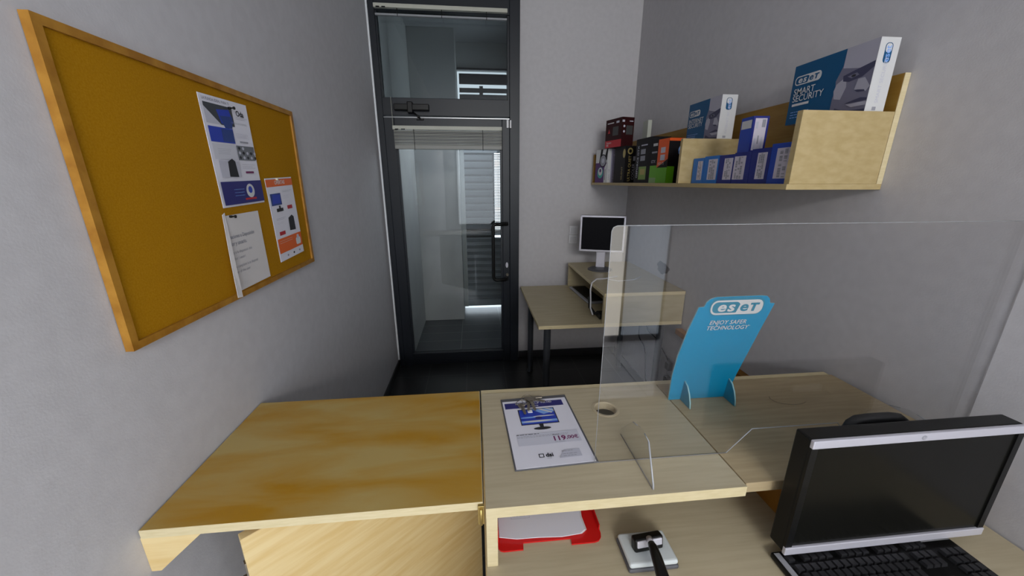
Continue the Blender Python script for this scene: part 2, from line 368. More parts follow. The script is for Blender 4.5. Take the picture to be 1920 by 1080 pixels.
# board with a round cable hole
def holed_board(x0, x1, y0, y1, z0, z1, cx, cy, r, top, edge):
    mb = MB(); t = mb.bm; n = 32; it, ie = mb.mi(top), mb.mi(edge)
    corners = [(x1, y1), (x0, y1), (x0, y0), (x1, y0)]
    def ring(z):
        inner = []; outer = []
        for j in range(n):
            a = 2 * math.pi * (j + .5) / n; dx, dy = math.cos(a), math.sin(a); inner.append(t.verts.new((cx + r * dx, cy + r * dy, z)))
            k = min(((x1 - cx) / dx if dx > 0 else (x0 - cx) / dx), ((y1 - cy) / dy if dy > 0 else (y0 - cy) / dy))
            outer.append((cx + k * dx, cy + k * dy))
        ov = [t.verts.new((*p, z)) for p in outer]; cv = [t.verts.new((*p, z)) for p in corners]
        return inner, ov, cv, outer
    A = ring(z1); B = ring(z0)
    for (inn, ov, cv, outer), flip in ((A, False), (B, True)):
        for j in range(n):
            k = (j + 1) % n; p, q = outer[j], outer[k]; f = [inn[j], ov[j]]
            if abs(p[0] - q[0]) > 1e-6 and abs(p[1] - q[1]) > 1e-6:
                c = min(range(4), key=lambda i: abs(corners[i][0] - (p if abs(p[0] - corners[i][0]) < 1e-6 else q)[0]) + abs(corners[i][1] - (q if abs(q[1] - corners[i][1]) < 1e-6 else p)[1]) + (Vector(corners[i]) - Vector(p)).length * .001)
                f.append(cv[c])
            f += [ov[k], inn[k]]
            if flip: f = f[::-1]
            t.faces.new(f).material_index = it
    for j in range(n):
        k = (j + 1) % n; t.faces.new([A[0][k], A[0][j], B[0][j], B[0][k]][::-1]).material_index = ie
    # outer sides
    for i in range(4):
        p, q = corners[i], corners[(i + 1) % 4]
        vs = [t.verts.new((*p, z1)), t.verts.new((*q, z1)), t.verts.new((*q, z0)), t.verts.new((*p, z0))]
        t.faces.new(vs[::-1]).material_index = ie
    bmesh.ops.recalc_face_normals(t, faces=t.faces)
    return mb
holed_board(.008, .632, .653, 1.118, ZR - .028, ZR, .402, .99, .038, TOP, EDGE).build('top', rs)
MB().box(.008, .034, .655, 1.116, ZD, ZR - .028, EDGE, .001, 1).build('side_panel', rs)
g = MB(); g.lathe([(.0375, -.022), (.0375, .0), (.043, .0005), (.043, .0025), (.036, .003), (.033, .0005), (.033, -.022)], (.402, .99, ZR), mat('grommet_beige', (.50, .42, .28), .5))
g.build('cable_grommet', rs)
rs2 = thing('desk_riser', 'right wooden riser shelf between the desk monitor and wall, under the blue sign', 'shelf riser', (1.0, .88, ZD))
slab(.636, 1.328, .662, 1.118, ZR - .028, ZR, TOP_SHADED, TOP_SHADED).build('top', rs2)
MB().box(.80, .826, .70, 1.10, ZD, ZR - .028, BROWNW, .001, 1).build('side_panel', rs2)  # brown paints in the shade on panels turned from the window
MB().box(1.29, 1.314, .70, 1.10, ZD, ZR - .028, BROWNW, .001, 1).build('side_panel', rs2)
MB().box(.826, 1.29, 1.08, 1.098, ZD, ZR - .028, BROWNW, .001, 1).build('back_panel', rs2)

# counter flap on the left with its hinge and wall bracket
fl = thing('counter_flap', 'golden wooden lift-up counter flap between the left wall and the desk', 'counter flap', (-.35, .9, ZR))
slab(-.716, .002, .672, 1.138, ZR - .022, ZR, FLAPW).build('flap_board', fl)
hg = MB().box(-.010, .004, .664, .6715, ZR - .055, ZR - .003, BRASS, .001)
hg.tube([(-.003, .661, ZR - .052), (-.003, .661, ZR - .008)], .0035, BRASS, 8); hg.build('hinge', fl)
tag(MB().prism([(-.7195, .675, ZR - .0225), (-.60, .675, ZR - .0225), (-.70, .675, ZR - .115), (-.7195, .675, ZR - .115)], (0, .022, 0), GATEW).build('wall_bracket'),
    'triangular wooden bracket on the left wall holding up the counter flap', 'bracket')
# swing gate, half open under the flap
ga = thing('swing_gate', 'pale wooden swing gate standing half open under the counter flap', 'gate', (-.012, 1.105, .10), R(180 + 40.5))
gl = .672
MB().box(0, gl, -.012, .012, 0, .79, GATEW, .0015, 1).build('panel', ga, False)
MB().box(gl - .001, gl + .003, -.007, .007, .62, .72, CHROME, .001).box(gl, gl + .010, -.004, .004, .66, .685, CHROME, .001).build('latch', ga, False)
for z in (.12, .62): MB().box(-.008, .03, -.016, -.011, z, z + .06, BRASS, .001).build('hinge', ga, False)

# ---------------------------------------------------------------- acrylic screen
AY = .764
ac = thing('acrylic_screen', 'clear acrylic counter screen standing on the riser shelves', 'screen', (.85, AY, ZR))
P = [(.292, ZR + .001), (.655, ZR + .001), (.716, ZR + .072), (.965, ZR + .072), (1.03, ZR + .001), (1.322, ZR + .001), (1.322, 1.535)]
P += [(.292 + .012 + .012 * math.cos(R(a)), 1.535 - .012 + .012 * math.sin(R(a))) for a in (90, 112, 135, 157, 180)]
pm = MB(); pm.prism([(x, AY - .002, z) for x, z in P], (0, .004, 0), ACR); pane = pm.build('pane', ac)
e = MB()
e.tube([(.292, AY, ZR + .004), (.292, AY, 1.523), (.2955, AY, 1.5315), (.304, AY, 1.535), (1.322, AY, 1.535)], .0007, ACRE, 6)
e.tube([(.292, AY, ZR + .0015), (.655, AY, ZR + .0015)], .0010, mat('acrylic_lower_edge', (.28, .27, .27), .4), 6)
e.tube([(.655, AY, ZR + .002), (.716, AY, ZR + .072), (.965, AY, ZR + .072), (1.03, AY, ZR + .002)], .0014, ACRE, 6)
e.build('polished_edge', ac)
for fx in (.403, 1.16):
    q = [(fx - .002, .666, ZR + .001), (fx - .002, .866, ZR + .001), (fx - .002, .866, ZR + .02), (fx - .002, .80, ZR + .09), (fx - .002, .755, ZR + .105), (fx - .002, .712, ZR + .100), (fx - .002, .668, ZR + .012)]
    f = MB().prism(q, (.004, 0, 0), ACR).build('foot', ac)
    ed = MB().tube([(fx, .7115, ZR + .100), (fx, .668, ZR + .012), (fx, .666, ZR + .002)], .0022, ACRE, 6)
    ed.tube([(fx, .7115, ZR + .100), (fx, .735, ZR + .104)], .0014, ACRE, 6).tube([(fx, .775, ZR + .098), (fx, .80, ZR + .09)], .0014, ACRE, 6)
    ed.tube([(fx, .666, ZR + .0012), (fx, .866, ZR + .0012)], .0012, mat('acrylic_lower_edge', (.2, .2, .2), .4), 6)
    ed.build('edge', f)
sm = []
for cx, cz, r in ((1.0, 1.45, .012), (1.012, 1.456, .011), (1.02, 1.447, .009)): pass
# grey mark on the right wall above the far riser
sp = []
for i in range(60):
    a = 2 * math.pi * i / 60; rr = 1 + .10 * math.sin(3 * a + 1) + .07 * math.sin(7 * a)
    sp.append((.085 * rr * math.cos(a), .042 * rr * math.sin(a)))
tag(art('wall_mark', None, (XR - .0005, 2.46, 1.03), (0, -1, 0), (0, 0, 1), [('p', sp, mat('mark_grey', (.21, .20, .21), .8))]), 'dark grey blotchy mark on the right wall above the far riser', 'stain')

# ---------------------------------------------------------------- blue counter sign
sg = thing('counter_sign', 'cyan cardboard counter sign with white oval logo on two feet', 'sign', (.74, 1.01, ZR))
def SY(z): return 1.018 - .05 * (z - ZR) / .37
SP = [(.628, ZR + .001), (.831, ZR + .001), (.846, 1.02), (.862, 1.10), (.880, 1.19), (.898, 1.272), (.882, 1.273), (.877, 1.288), (.866, 1.297), (.850, 1.299), (.705, 1.298), (.688, 1.292), (.678, 1.282), (.673, 1.267), (.657, 1.266), (.640, 1.19), (.626, 1.10), (.622, 1.02)]
mb = MB(); t = mb.bm; fA = [t.verts.new((x, SY(z), z)) for x, z in SP]; fB = [t.verts.new((x, SY(z) + .005, z)) for x, z in SP]
f = t.faces.new(fA); f.material_index = mb.mi(TEAL); f = t.faces.new(fB[::-1]); f.material_index = mb.mi(TEALD)
for i in range(len(SP)):
    k = (i + 1) % len(SP); f = t.faces.new([fA[i], fB[i], fB[k], fA[k]]); f.material_index = mb.mi(CARDE)
bmesh.ops.recalc_face_normals(t, faces=t.faces); mb.build('card_panel', sg)
def shear_poly(P, k=.0, x0=0, y0=0): return [(x + k * (y - y0), y) for x, y in P]
def logo(x, y, w, hgt, pre=TEALD):
    """white capsule; left half filled, letters e s on it, e T on white"""
    r = hgt * .42
    I = [('p', rrect(x, y, x + w, y + hgt, r), WHITEI),
         ('p', [(a, b_) for a, b_ in rrect(x + .10 * hgt, y + .12 * hgt, x + w * .56, y + .88 * hgt, r * .8)], pre),
         ('p', [(x + w * .50, y + .12 * hgt), (x + w * .60, y + .12 * hgt), (x + w * .60, y + .88 * hgt), (x + w * .56, y + .88 * hgt)], WHITEI),
         ('t', 'e', x + w * .205, y + hgt * .25, hgt * .95, WHITEI, {'bold': hgt * .025, 'shear': .12, 'sx': 1.3, 'ax': 'CENTER'}),
         ('t', 's', x + w * .385, y + hgt * .25, hgt * .95, WHITEI, {'bold': hgt * .025, 'shear': .12, 'sx': 1.3, 'ax': 'CENTER'}),
         ('t', 'e', x + w * .63, y + hgt * .25, hgt * .95, pre, {'bold': hgt * .025, 'shear': .12, 'sx': 1.25, 'ax': 'CENTER'}),
         ('t', 'T', x + w * .815, y + hgt * .25, hgt * .74, pre, {'bold': hgt * .035, 'shear': .12, 'sx': 1.2, 'ax': 'CENTER'})]
    return I
vv = Vector((0, -.05, .37)).normalized()
items = [('p', rrect(.012, -.002, .186, .058, .026), TEALD)] + logo(.016, .002, .166, .048)
items += [('t', 'ENJOY SAFER', .022, -.030, .0195, WHITEI, {'bold': .0002, 'shear': .2, 'sx': 1.0, 'sp': 1.04}), ('t', 'TECHNOLOGY', .016, -.049, .0195, WHITEI, {'bold': .0002, 'shear': .2, 'sx': 1.0, 'sp': 1.04}), ('t', 'TM', .150, -.040, .006, WHITEI)]
art('lettering', sg, (.678, SY(1.24), 1.238), (1, 0, 0), vv, items, .0008)
for fx in (.668, .822):
    q = [(fx, .962, ZR + .001), (fx, 1.03, ZR + .001), (fx, 1.03, ZR + .06), (fx, 1.008, ZR + .075), (fx, .990, ZR + .066), (fx, .975, ZR + .045), (fx, .965, ZR + .02)]
    f = MB().prism(q, (.0045, 0, 0), TEALD).build('foot', sg)
    MB().tube([(fx + .0022, y, z) for _, y, z in [q[0], q[6], q[5], q[4], q[3]]], .0024, CARDE, 6).build('edge', f)

# ---------------------------------------------------------------- clipboard, flyer, keys
A0 = Vector((.082, .757, ZR)); ang = math.atan2(.020, .215)
cb = thing('clipboard', 'thin grey clipboard lying on the left riser shelf under a price flyer', 'clipboard', (.088, .757, ZR), R(2.5))
MB().box(-.004, .216, -.002, .314, .0002, .004, DGREY, .001).build('board', cb, False)
MB().box(.075, .135, .3005, .312, .0042, .009, CHROME, .0015).build('clip', cb, False)
fy = thing('price_flyer', 'white price flyer with a blue monitor picture and 119,00€ on the clipboard', 'flyer', (.088, .757, ZR + .0042), R(2.5))
MB().box(0, .21, 0, .297, 0, .0008, PAPER, 0).build('sheet', fy, False)
WM = mat('photo_clouds', (.35, .5, .8), .5)
it = [('r', .005, .255, .195, .285, NAVY), ('t', 'MONITOR 21,5" Full HD', .100, .274, .0115, WHITEI, {'ax': 'CENTER', 'bold': .0003}), ('t', 'oferta', .100, .260, .011, WHITEI, {'ax': 'CENTER', 'bold': .0002}),
      ('r', .042, .168, .158, .246, INK), ('r', .045, .171, .155, .243, BLUE),
      ('p', [(.085, .243), (.155, .243), (.155, .225), (.12, .215)], SKYB), ('p', [(.105, .243), (.118, .243), (.150, .222), (.145, .218)], WHITEI), ('p', [(.128, .243), (.14, .243), (.155, .233), (.155, .228)], WHITEI),
      ('p', ell(.075, .203, .030, .0035), SKYB), ('p', ell(.118, .206, .034, .003), WHITEI), ('p', ell(.10, .198, .011, .006), NAVY), ('r', .045, .171, .155, .187, SKYB), ('p', ell(.095, .183, .045, .004), WHITEI), ('r', .045, .171, .155, .177, BLUE),
      ('p', [(.094, .168), (.108, .168), (.106, .150), (.096, .150)], INK), ('p', ell(.101, .148, .026, .0065), INK),
      ('r', .020, .080, .198, .128, mat('flyer_grey', (.60, .60, .68), .7))]
it += lines(.020, .16, [.124], .004, INK, .1)[:6] + lines(.020, .17, [.117, .112], .0025, INKG, .1)
it += [('t', 'Precio', .122, .112, .0075, INK, {'bold': .0001}), ('t', '119', .118, .090, .026, MAROON, {'bold': .0008}), ('t', ',00€', .158, .093, .019, MAROON, {'bold': .0005}), ('t', 'IVA incluido', .122, .083, .006, INKG),
       ('p', [(.066, .030), (.080, .030), (.080, .044), (.066, .044)], INK), ('p', [(.0685, .0325), (.0775, .0325), (.0775, .0415), (.0685, .0415)], PAPER), ('t', 'dsi', .084, .031, .019, INK, {'bold': .0006}),
       ('t', 'tienda', .086, .0245, .005, INKG), ('p', [(.118, .022), (.180, .022), (.180, .050), (.138, .050)], INKL)] + lines(.13, .175, [.045, .034, .027], .003, INKG, .4)
art('print', fy, (0, 0, .0009), (1, 0, 0), (0, 1, 0), it, .0003, False, .00006)
kb = thing('key_bunch', 'bunch of old metal keys on a wire ring lying on the flyer', 'keys', (.160, 1.03, ZR + .006))
MB().tube([(.158 + .020 * math.cos(R(a)), 1.052 + .018 * math.sin(R(a)), ZR + .012 + .006 * math.sin(R(a))) for a in range(0, 360, 20)], .0009, CHROME, 6, True).build('ring', kb)
MB().tube([(.140 + .022 * math.cos(R(a)), 1.036 + .016 * math.sin(R(a)), ZR + .011 + .004 * math.cos(R(a))) for a in range(0, 360, 20)], .0008, CHROME, 6, True).build('ring', kb)
def key(parent, x, y, z, rz, L, w, name='key'):
    m = MB(); M = Matrix.Translation((x, y, z)) @ Matrix.Rotation(rz, 4, 'Z')
    m.prism([(p[0], p[1], 0) for p in ell(0, 0, w, w * 1.1, 18)], (0, 0, .0025), CHROME, M)
    m.prism([(-w * .45, -w * .8, 0), (w * .45, -w * .8, 0), (w * .45, -L * .6, 0), (w * .3, -L * .65, 0), (w * .45, -L * .72, 0), (w * .25, -L * .8, 0), (w * .4, -L * .88, 0), (0, -L, 0), (-w * .45, -L * .95, 0)], (0, 0, .0025), CHROME, M)
    m.build(name, parent)
key(kb, .166, 1.045, ZR + .014, R(8), .062, .011)
key(kb, .160, 1.048, ZR + .010, R(-6), .058, .010)
key(kb, .134, 1.020, ZR + .009, R(10), .046, .011)
key(kb, .178, 1.052, ZR + .009, R(70), .040, .009)
MB().box(.150, .165, .985, 1.0, ZR + .0062, ZR + .0085, WHITE, .001).build('white_tag', kb)

# ---------------------------------------------------------------- red letter tray and papers
tr = thing('letter_tray', 'red plastic letter tray on the desk under the left riser shelf', 'tray', (.17, .86, ZD))
def tray_poly():
    pts = [(.036, 1.02), (.036, .708)] + [(.050 + .014 * math.cos(R(a)), .700 + .014 * math.sin(R(a))) for a in (200, 235, 270)] + [(.098, .6865), (.100, .704), (.222, .704), (.220, .688)]
    pts += [(.280 + .022 * math.cos(R(a)), .710 + .022 * math.sin(R(a))) for a in (270, 300, 330, 360)] + [(.302, 1.02)]
    return pts
MB().prism([(x, y, ZD + .001) for x, y in tray_poly()], (0, 0, .004), REDP).build('base', tr)
rim = MB(); tp = tray_poly()
rim.box(.036, .0385, .71, 1.02, ZD + .005, ZD + .045, REDP).box(.2995, .302, .72, 1.02, ZD + .005, ZD + .02, REDP).box(.036, .302, 1.016, 1.02, ZD + .005, ZD + .045, REDP).build('side_wall', tr)
pg = [(.041, 1.01), (.0405, .722), (.085, .713), (.14, .712), (.20, .708), (.248, .712), (.262, .722), (.260, .76), (.266, .80), (.262, 1.01)]
rndp = random.Random(3)
for i, (dx, dz, m) in enumerate(((.006, .006, PAPER2), (.002, .0085, PAPER2), (0, .011, PAPER))):
    o = MB().prism([(x + (dx if x > .2 else 0), y - (.002 * i), ZD + dz) for x, y in pg], (0, 0, .0018), m).build('paper_sheet')
    tag(o, ['white paper sheet at the bottom of the pile in the red tray', 'white paper sheet in the middle of the pile in the red tray', 'top paper sheet with a faint stamped box in the red tray'][i], 'paper', 'papers in the red tray')
    if i == 2:
        art('print', o, (.075, .765, ZD + .0129), (1, 0, 0), (0, 1, 0), [('r', 0, 0, .05, .001, INKL), ('r', 0, .03, .05, .031, INKL), ('r', 0, 0, .001, .03, INKL), ('r', .049, 0, .05, .03, INKL), ('t', 'BAR', .004, .019, .010, INKL)] + lines(.004, .045, [.005, .011], .004, INKL), .0003)

# white pad with black T-handled tool
pd = thing('signature_pad', 'small white square pad on the desk under a black-handled tool', 'pad', (.39, .65, ZD))
MB().box(.334, .456, .604, .690, ZD + .0005, ZD + .012, DGREY, .005, 3).build('base', pd)
MB().box(.336, .454, .606, .688, ZD + .012, ZD + .026, mat('pad_white', (.62, .66, .66), .35), .006, 3).build('cover', pd)
tl = thing('squeegee', 'black-handled squeegee with pale flat head resting on the white pad', 'tool', (.383, .65, ZD + .027))
M = Matrix.Translation((.394, .640, ZD + .060)) @ Matrix.Rotation(R(5), 4, 'Z') @ Matrix.Rotation(R(-12), 4, 'X')
MB().box(-.037, .037, .0, .022, -.0335, .0, BLACK, .005, 3, M).build('head', tl)
MB().box(-.032, .032, -.003, .003, -.020, -.003, SILVER, .002, 2, M).build('face_plate', tl)
MB().tube([(.394, .642, ZD + .056), (.391, .622, ZD + .062)], .008, SILVER, 12).build('neck', tl)
MB().tube([(.391, .624, ZD + .061), (.389, .612, ZD + .066), (.386, .59, ZD + .066), (.382, .555, ZD + .060), (.380, .51, ZD + .048)], .0085, BLACK, 14, taper=.015).build('handle', tl)

# ---------------------------------------------------------------- desk monitor and keyboard
mo = thing('computer_monitor', 'large black and silver desk monitor, switched off, at the right of the desk', 'monitor', (.967, .62, ZD))
mx0, mx1, mz0, mz1, my = .702, 1.232, .782, 1.098, .59
body = MB().box(mx0, mx1, my + .006, my + .045, mz0 + .002, mz1 - .001, BLACK, .004, 2).box(mx0 + .06, mx1 - .06, my + .045, my + .065, mz0 + .04, mz1 - .04, BLACK, .008)
bo = body.build('housing', mo)
fm = MB().box(mx0, mx0 + .016, my, my + .006, mz0 + .02, mz1 - .018, BLACK)
fm.build('bezel', mo)
MB().box(mx1 - .016, mx1, my, my + .006, mz0 + .02, mz1 - .018, BLACK).build('bezel', mo)
MB().box(mx0 - .001, mx1 + .001, my - .003, my + .006, mz1 - .020, mz1, SILVER, .002).build('top_strip', mo)
MB().box(mx0 - .001, mx1 + .001, my - .003, my + .006, mz0, mz0 + .021, SILVER, .002).build('bottom_strip', mo)
MB().box(mx0 + .014, mx1 - .014, my + .003, my + .0055, mz0 + .02, mz1 - .019, SCREEN).build('screen', mo)
art('logo', mo, (.955, my - .003, mz1 - .016), (1, 0, 0), (0, 0, 1), [('p', ell(.01, .006, .0065, .0055), INKG), ('t', 'hp', .006, .003, .009, SILVER, {'bold': .0001, 'shear': .2})], .0003)
st = MB().box(.93, 1.00, .638, .660, ZD + .02, 1.03, BLACK, .006, 2)
st.build('stand_column', mo)
MB().tube([(.880, .672, 1.00), (.880, .672, 1.05), (.886, .672, 1.067), (.900, .672, 1.076), (.93, .672, 1.078), (.985, .672, 1.078), (1.01, .672, 1.074), (1.030, .672, 1.06), (1.036, .672, 1.045), (1.036, .672, 1.0)], .0125, MBLACK, 12).box(.872, 1.044, .660, .684, .99, 1.03, MBLACK, .004).build('carry_handle', mo)
MB().box(.912, 1.0, .662, .667, 1.035, 1.055, SILVER, .001).build('rear_label', mo)
MB().lathe([(.115, 0), (.115, .008), (.10, .016), (.03, .022)], (.965, .68, ZD), BLACK, 40, sy=.5).build('stand_base', mo)
kx0, ky1 = .690, .612
ke = thing('keyboard', 'black computer keyboard in front of the switched-off desk monitor', 'keyboard', (.93, .53, ZD))
MB().box(kx0, kx0 + .475, .455, ky1, ZD + .001, ZD + .016, BLACK, .005, 3).build('base', ke)
MB().box(kx0 + .004, kx0 + .018, .462, ky1 - .006, ZD + .016, ZD + .0175, GREYP, .0006).box(kx0 + .38, kx0 + .47, ky1 - .016, ky1 - .002, ZD + .016, ZD + .0175, GREYP, .0006).box(kx0 + .03, kx0 + .37, ky1 - .010, ky1 - .004, ZD + .016, ZD + .0175, GREYP, .0006).build('trim_plate', ke)
kt = bmesh.new(); bmesh.ops.create_cube(kt, size=1)
for v in kt.verts:
    k = .82 if v.co.z > 0 else 1
    v.co = Vector((v.co.x * .0165 * k, v.co.y * .0165 * k, v.co.z * .008))
km = bpy.data.meshes.new('key'); kt.to_mesh(km); kt.free(); km.materials.append(mat('key_black', (.02, .02, .022), .35))
for r in range(6):
    y = ky1 - .024 - r * .0195 - (.004 if r > 0 else 0)
    for c in range(23):
        if r == 0 and c in (1, 6, 11, 15, 19, 20, 21, 22): continue
        if c in (15, 19) or (r in (3,) and 15 < c < 19) or (r == 4 and c in (16, 18)): continue
        if r == 5 and 4 <= c <= 8: continue
        x = kx0 + .029 + c * .0192 + (.003 * (r % 3) if c < 15 else 0)
        if x > kx0 + .466: continue
        o = bpy.data.objects.new('key', km); C.objects.link(o); o.parent = ke; o.location = Vector((x, y, ZD + .020)) - ke.location
MB().box(kx0 + .104, kx0 + .204, ky1 - .1335, ky1 - .117, ZD + .016, ZD + .023, mat('key_black', (0, 0, 0)), .001).build('space_bar', ke)
# faint coiled cable on the right riser
cc = MB().tube([(1.03 + .06 * math.cos(R(a)), .985 + .035 * math.sin(R(a)), ZR + .0016) for a in range(150, 330, 12)], .0007, mat('clear_thread', (.20, .16, .10), .5), 6)
tag(cc.build('thread'), 'faint thin thread curled on the right riser shelf beside the blue sign', 'thread')

# ---------------------------------------------------------------- cork board and notices
ck = thing('cork_board', 'wood-framed cork notice board on the left wall', 'notice board', (XL, 1.21, 1.29))
bx = XL + .002
MB().box(bx, bx + .010, .775, 1.655, 1.30, 1.88, CORK).build('cork_sheet', ck)
bf = MB(); t_ = .016; y0, y1, z0, z1, xx = .765, 1.665, 1.29, 1.890, bx + .018
bf.prism([(bx, y0, z0), (bx, y1, z0), (bx, y1 - t_, z0 + t_), (bx, y0 + t_, z0 + t_)], (.016, 0, 0), FRAMEW)
bf.prism([(bx, y0, z1), (bx, y1, z1), (bx, y1 - t_, z1 - t_), (bx, y0 + t_, z1 - t_)], (.016, 0, 0), FRAMEW)
bf.prism([(bx, y0, z0), (bx, y0, z1), (bx, y0 + t_, z1 - t_), (bx, y0 + t_, z0 + t_)], (.016, 0, 0), FRAMEW)
bf.prism([(bx, y1, z0), (bx, y1, z1), (bx, y1 - t_, z1 - t_), (bx, y1 - t_, z0 + t_)], (.016, 0, 0), FRAMEW)
bf.build('frame', ck)
# papers: u = +Y (viewer's right on the left wall), v = +Z, normal = +X
def wall_sheet(name, label, quad, rows, cat='notice', m=PAPER, bulge=.004):
    """quad: (y,z) bottom-left, bottom-right, top-right, top-left"""
    th = thing(name, label, cat, (-.705, quad[0][0], quad[0][1]))
    bl, br_, tr_, tl_ = [Vector((0, *q)) for q in quad]; U = ((br_ - bl) + (tr_ - tl_)).normalized(); V = ((tl_ - bl) + (tr_ - br_)); V = (V - U * V.dot(U)).normalized()
    W = ((br_ - bl).length + (tr_ - tl_).length) / 2; H = ((tl_ - bl).length + (tr_ - br_).length) / 2
    mb = MB(); t = mb.bm; nx, nz = 4, 12; g = []
    for j in range(nz + 1):
        row = []
        for i in range(nx + 1):
            p = bl + U * (W * i / nx) + V * (H * j / nz); row.append(t.verts.new((-.7055, p.y, p.z)))
        g.append(row)
    for j in range(nz):
        for i in range(nx): t.faces.new([g[j][i], g[j][i + 1], g[j + 1][i + 1], g[j + 1][i]]).material_index = mb.mi(m)
    t.normal_update(); bmesh.ops.solidify(t, geom=t.faces[:], thickness=.0012)
    mb.build('sheet', th)
    art('print', th, (-.7053, bl.y, bl.z), U, V, [tuple([r[0]] + ([r[1] * W, r[2] * H, r[3] * W, r[4] * H, r[5]] if r[0] in 'rl' else [[(x * W, y * H) for x, y in r[1]], r[2]] if r[0] == 'p' else [r[1], r[2] * W, r[3] * H, r[4], r[5]] + list(r[6:]))) for r in rows], .0006, step=.0001)
    return th
def fl_(x0, x1, ys, h, m, j=.3): return lines(x0, x1, ys, h, m, j)
ph = mat('photo_grey', (.16, .17, .19), .5); DENIM = mat('photo_denim', (.02, .05, .22), .5)
rows = [('t', 'LA FUNDA IDEAL PARA TI', .05, .955, .010, INKG, {'bold': .0002}),
        ('r', .05, .76, .62, .935, mat('photo_dark', (.05, .055, .065), .5)), ('p', [(.05, .76), (.05, .90), (.33, .76)], INKL), ('p', [(.28, .89), (.55, .91), (.60, .79), (.34, .77)], BLUE), ('p', [(.33, .84), (.60, .85), (.55, .74), (.40, .73)], DENIM),
        ('t', 'Oda', .70, .87, .022, INK, {'bold': .0005})] + fl_(.68, .95, [.855, .84], .005, INKG) + fl_(.55, .95, [.80, .79], .004, INKG) + \
       [('r', .05, .60, .55, .735, BLUE), ('r', .30, .61, .55, .725, DENIM)] + fl_(.60, .93, [.70, .69, .68, .67, .66], .004, INKL) + [('r', .66, .615, .86, .63, INKG)] + \
       [('r', .05, .445, .52, .585, mat('ink_pale', (.60, .60, .66), .6))] + fl_(.14, .45, [.54, .525, .51, .495], .004, INKG) + [('r', .55, .445, .97, .585, ph)] + \
       [('p', ell(.60 + .09 * (k % 5), .47 + .045 * (k // 5), .028, .016, 8), INKL if k % 2 else INK) for k in range(12)] + \
       [('r', .10, .28, .52, .43, INKL), ('p', [(.26, .285), (.46, .28), (.44, .43), (.38, .455), (.28, .425)], INK)] + fl_(.58, .95, [.40, .38, .365], .004, INKG) + [('r', .64, .315, .84, .335, MAROON)] + \
       [('r', .03, .02, .98, .24, NAVY), ('p', ell(.66, .14, .10, .07), WHITEI), ('p', ell(.66, .15, .05, .035), BLUE), ('r', .50, .05, .78, .07, REDI)] + fl_(.28, .52, [.16, .13, .10], .006, SKYB, .1)
wall_sheet('product_leaflet', 'long white leaflet with blue product photos and navy banner, top of the cork board', ((1.142, 1.553), (1.356, 1.557), (1.376, 1.855), (1.158, 1.847)), rows, 'leaflet')
rows = [('r', 0, .90, 1, .985, ORNG), ('t', 'OFERTAS', .30, .925, .018, WHITEI, {'bold': .0004}),
        ('r', .06, .68, .44, .82, DENIM), ('p', [(.10, .70), (.40, .70), (.42, .80), (.14, .81)], BLUE)] + fl_(.52, .94, [.84, .825], .005, INKG) + fl_(.52, .82, [.78, .765, .75], .004, INKL) + \
       [('r', .20, .60, .45, .64, INK), ('r', .30, .63, .36, .67, INK), ('r', .62, .61, .82, .655, REDI)] + fl_(.12, .5, [.52, .505], .005, INKG) + fl_(.12, .4, [.47, .455], .004, INKL) + \
       [('r', .14, .315, .36, .36, REDI), ('p', [(.56, .34), (.80, .33), (.80, .50), (.73, .53), (.58, .50)], INK), ('r', .02, .10, .98, .28, ORNG)] + fl_(.08, .6, [.245, .22], .006, WHITEI, .1) + \
       [('p', rrect(.72, .13, .92, .22, .03), WHITEI), ('p', rrect(.77, .20, .87, .26, .03), INKL), ('p', ell(.3, .05, .03, .014), INKG), ('p', ell(.55, .05, .03, .014), INK), ('p', ell(.8, .05, .03, .014), INKG)]
wall_sheet('product_leaflet', 'narrow white leaflet with orange bands at the right of the cork board', ((1.396, 1.342), (1.573, 1.355), (1.575, 1.643), (1.369, 1.640)), rows, 'leaflet')
rows = [('t', 'maciones a Disposición', .02, .70, .016, INKG, {'bold': .0003, 'sx': .85}), ('t', 'dor y usuario.', .02, .61, .016, INKG, {'bold': .0004, 'sx': .9})] + \
       [('t', 'ts a la disposició dels', .04, .50, .012, INKG, {'sx': .95}), ('t', 'dor i usuari', .04, .42, .012, INKG), ('t', 'e complaint is at disposal', .04, .31, .012, INKG, {'sx': .95}), ('t', 'er of the user', .04, .24, .012, INKG)]
nt_ = wall_sheet('printed_notice', 'plain white notice with black text and folded edge, low on the cork board', ((1.135, 1.309), (1.312, 1.320), (1.318, 1.534), (1.141, 1.539)), rows, 'notice', PAPER2)
mb = MB(); mb.prism([(-.7052, 1.139, 1.54), (-.7052, 1.128, 1.535), (-.698, 1.110, 1.40), (-.690, 1.096, 1.300), (-.690, 1.118, 1.297), (-.7045, 1.138, 1.33), (-.7045, 1.140, 1.45)], (.0012, 0, 0), PAPER2)
mb.build('folded_edge', nt_)
for (y, z, lb) in ((1.256, 1.832, 'black push pin at the top of the blue product leaflet'), (1.160, 1.528, 'black push pin at the top of the plain text notice')):
    m_ = MB().tube([(-.705, y, z), (-.699, y, z)], .0035, BLACK, 10).tube([(-.699, y, z), (-.691, y, z)], .0022, BLACK, 10).tube([(-.691, y, z), (-.688, y, z)], .0045, BLACK, 10)
    tag(m_.build('push_pin'), lb, 'push pin')
m_ = MB().tube([(-.705, 1.458, 1.634), (-.698, 1.458, 1.634)], .004, mat('pin_cream', (.7, .65, .5), .4), 10)
tag(m_.build('push_pin'), 'cream push pin at the top of the orange banded leaflet', 'push pin')

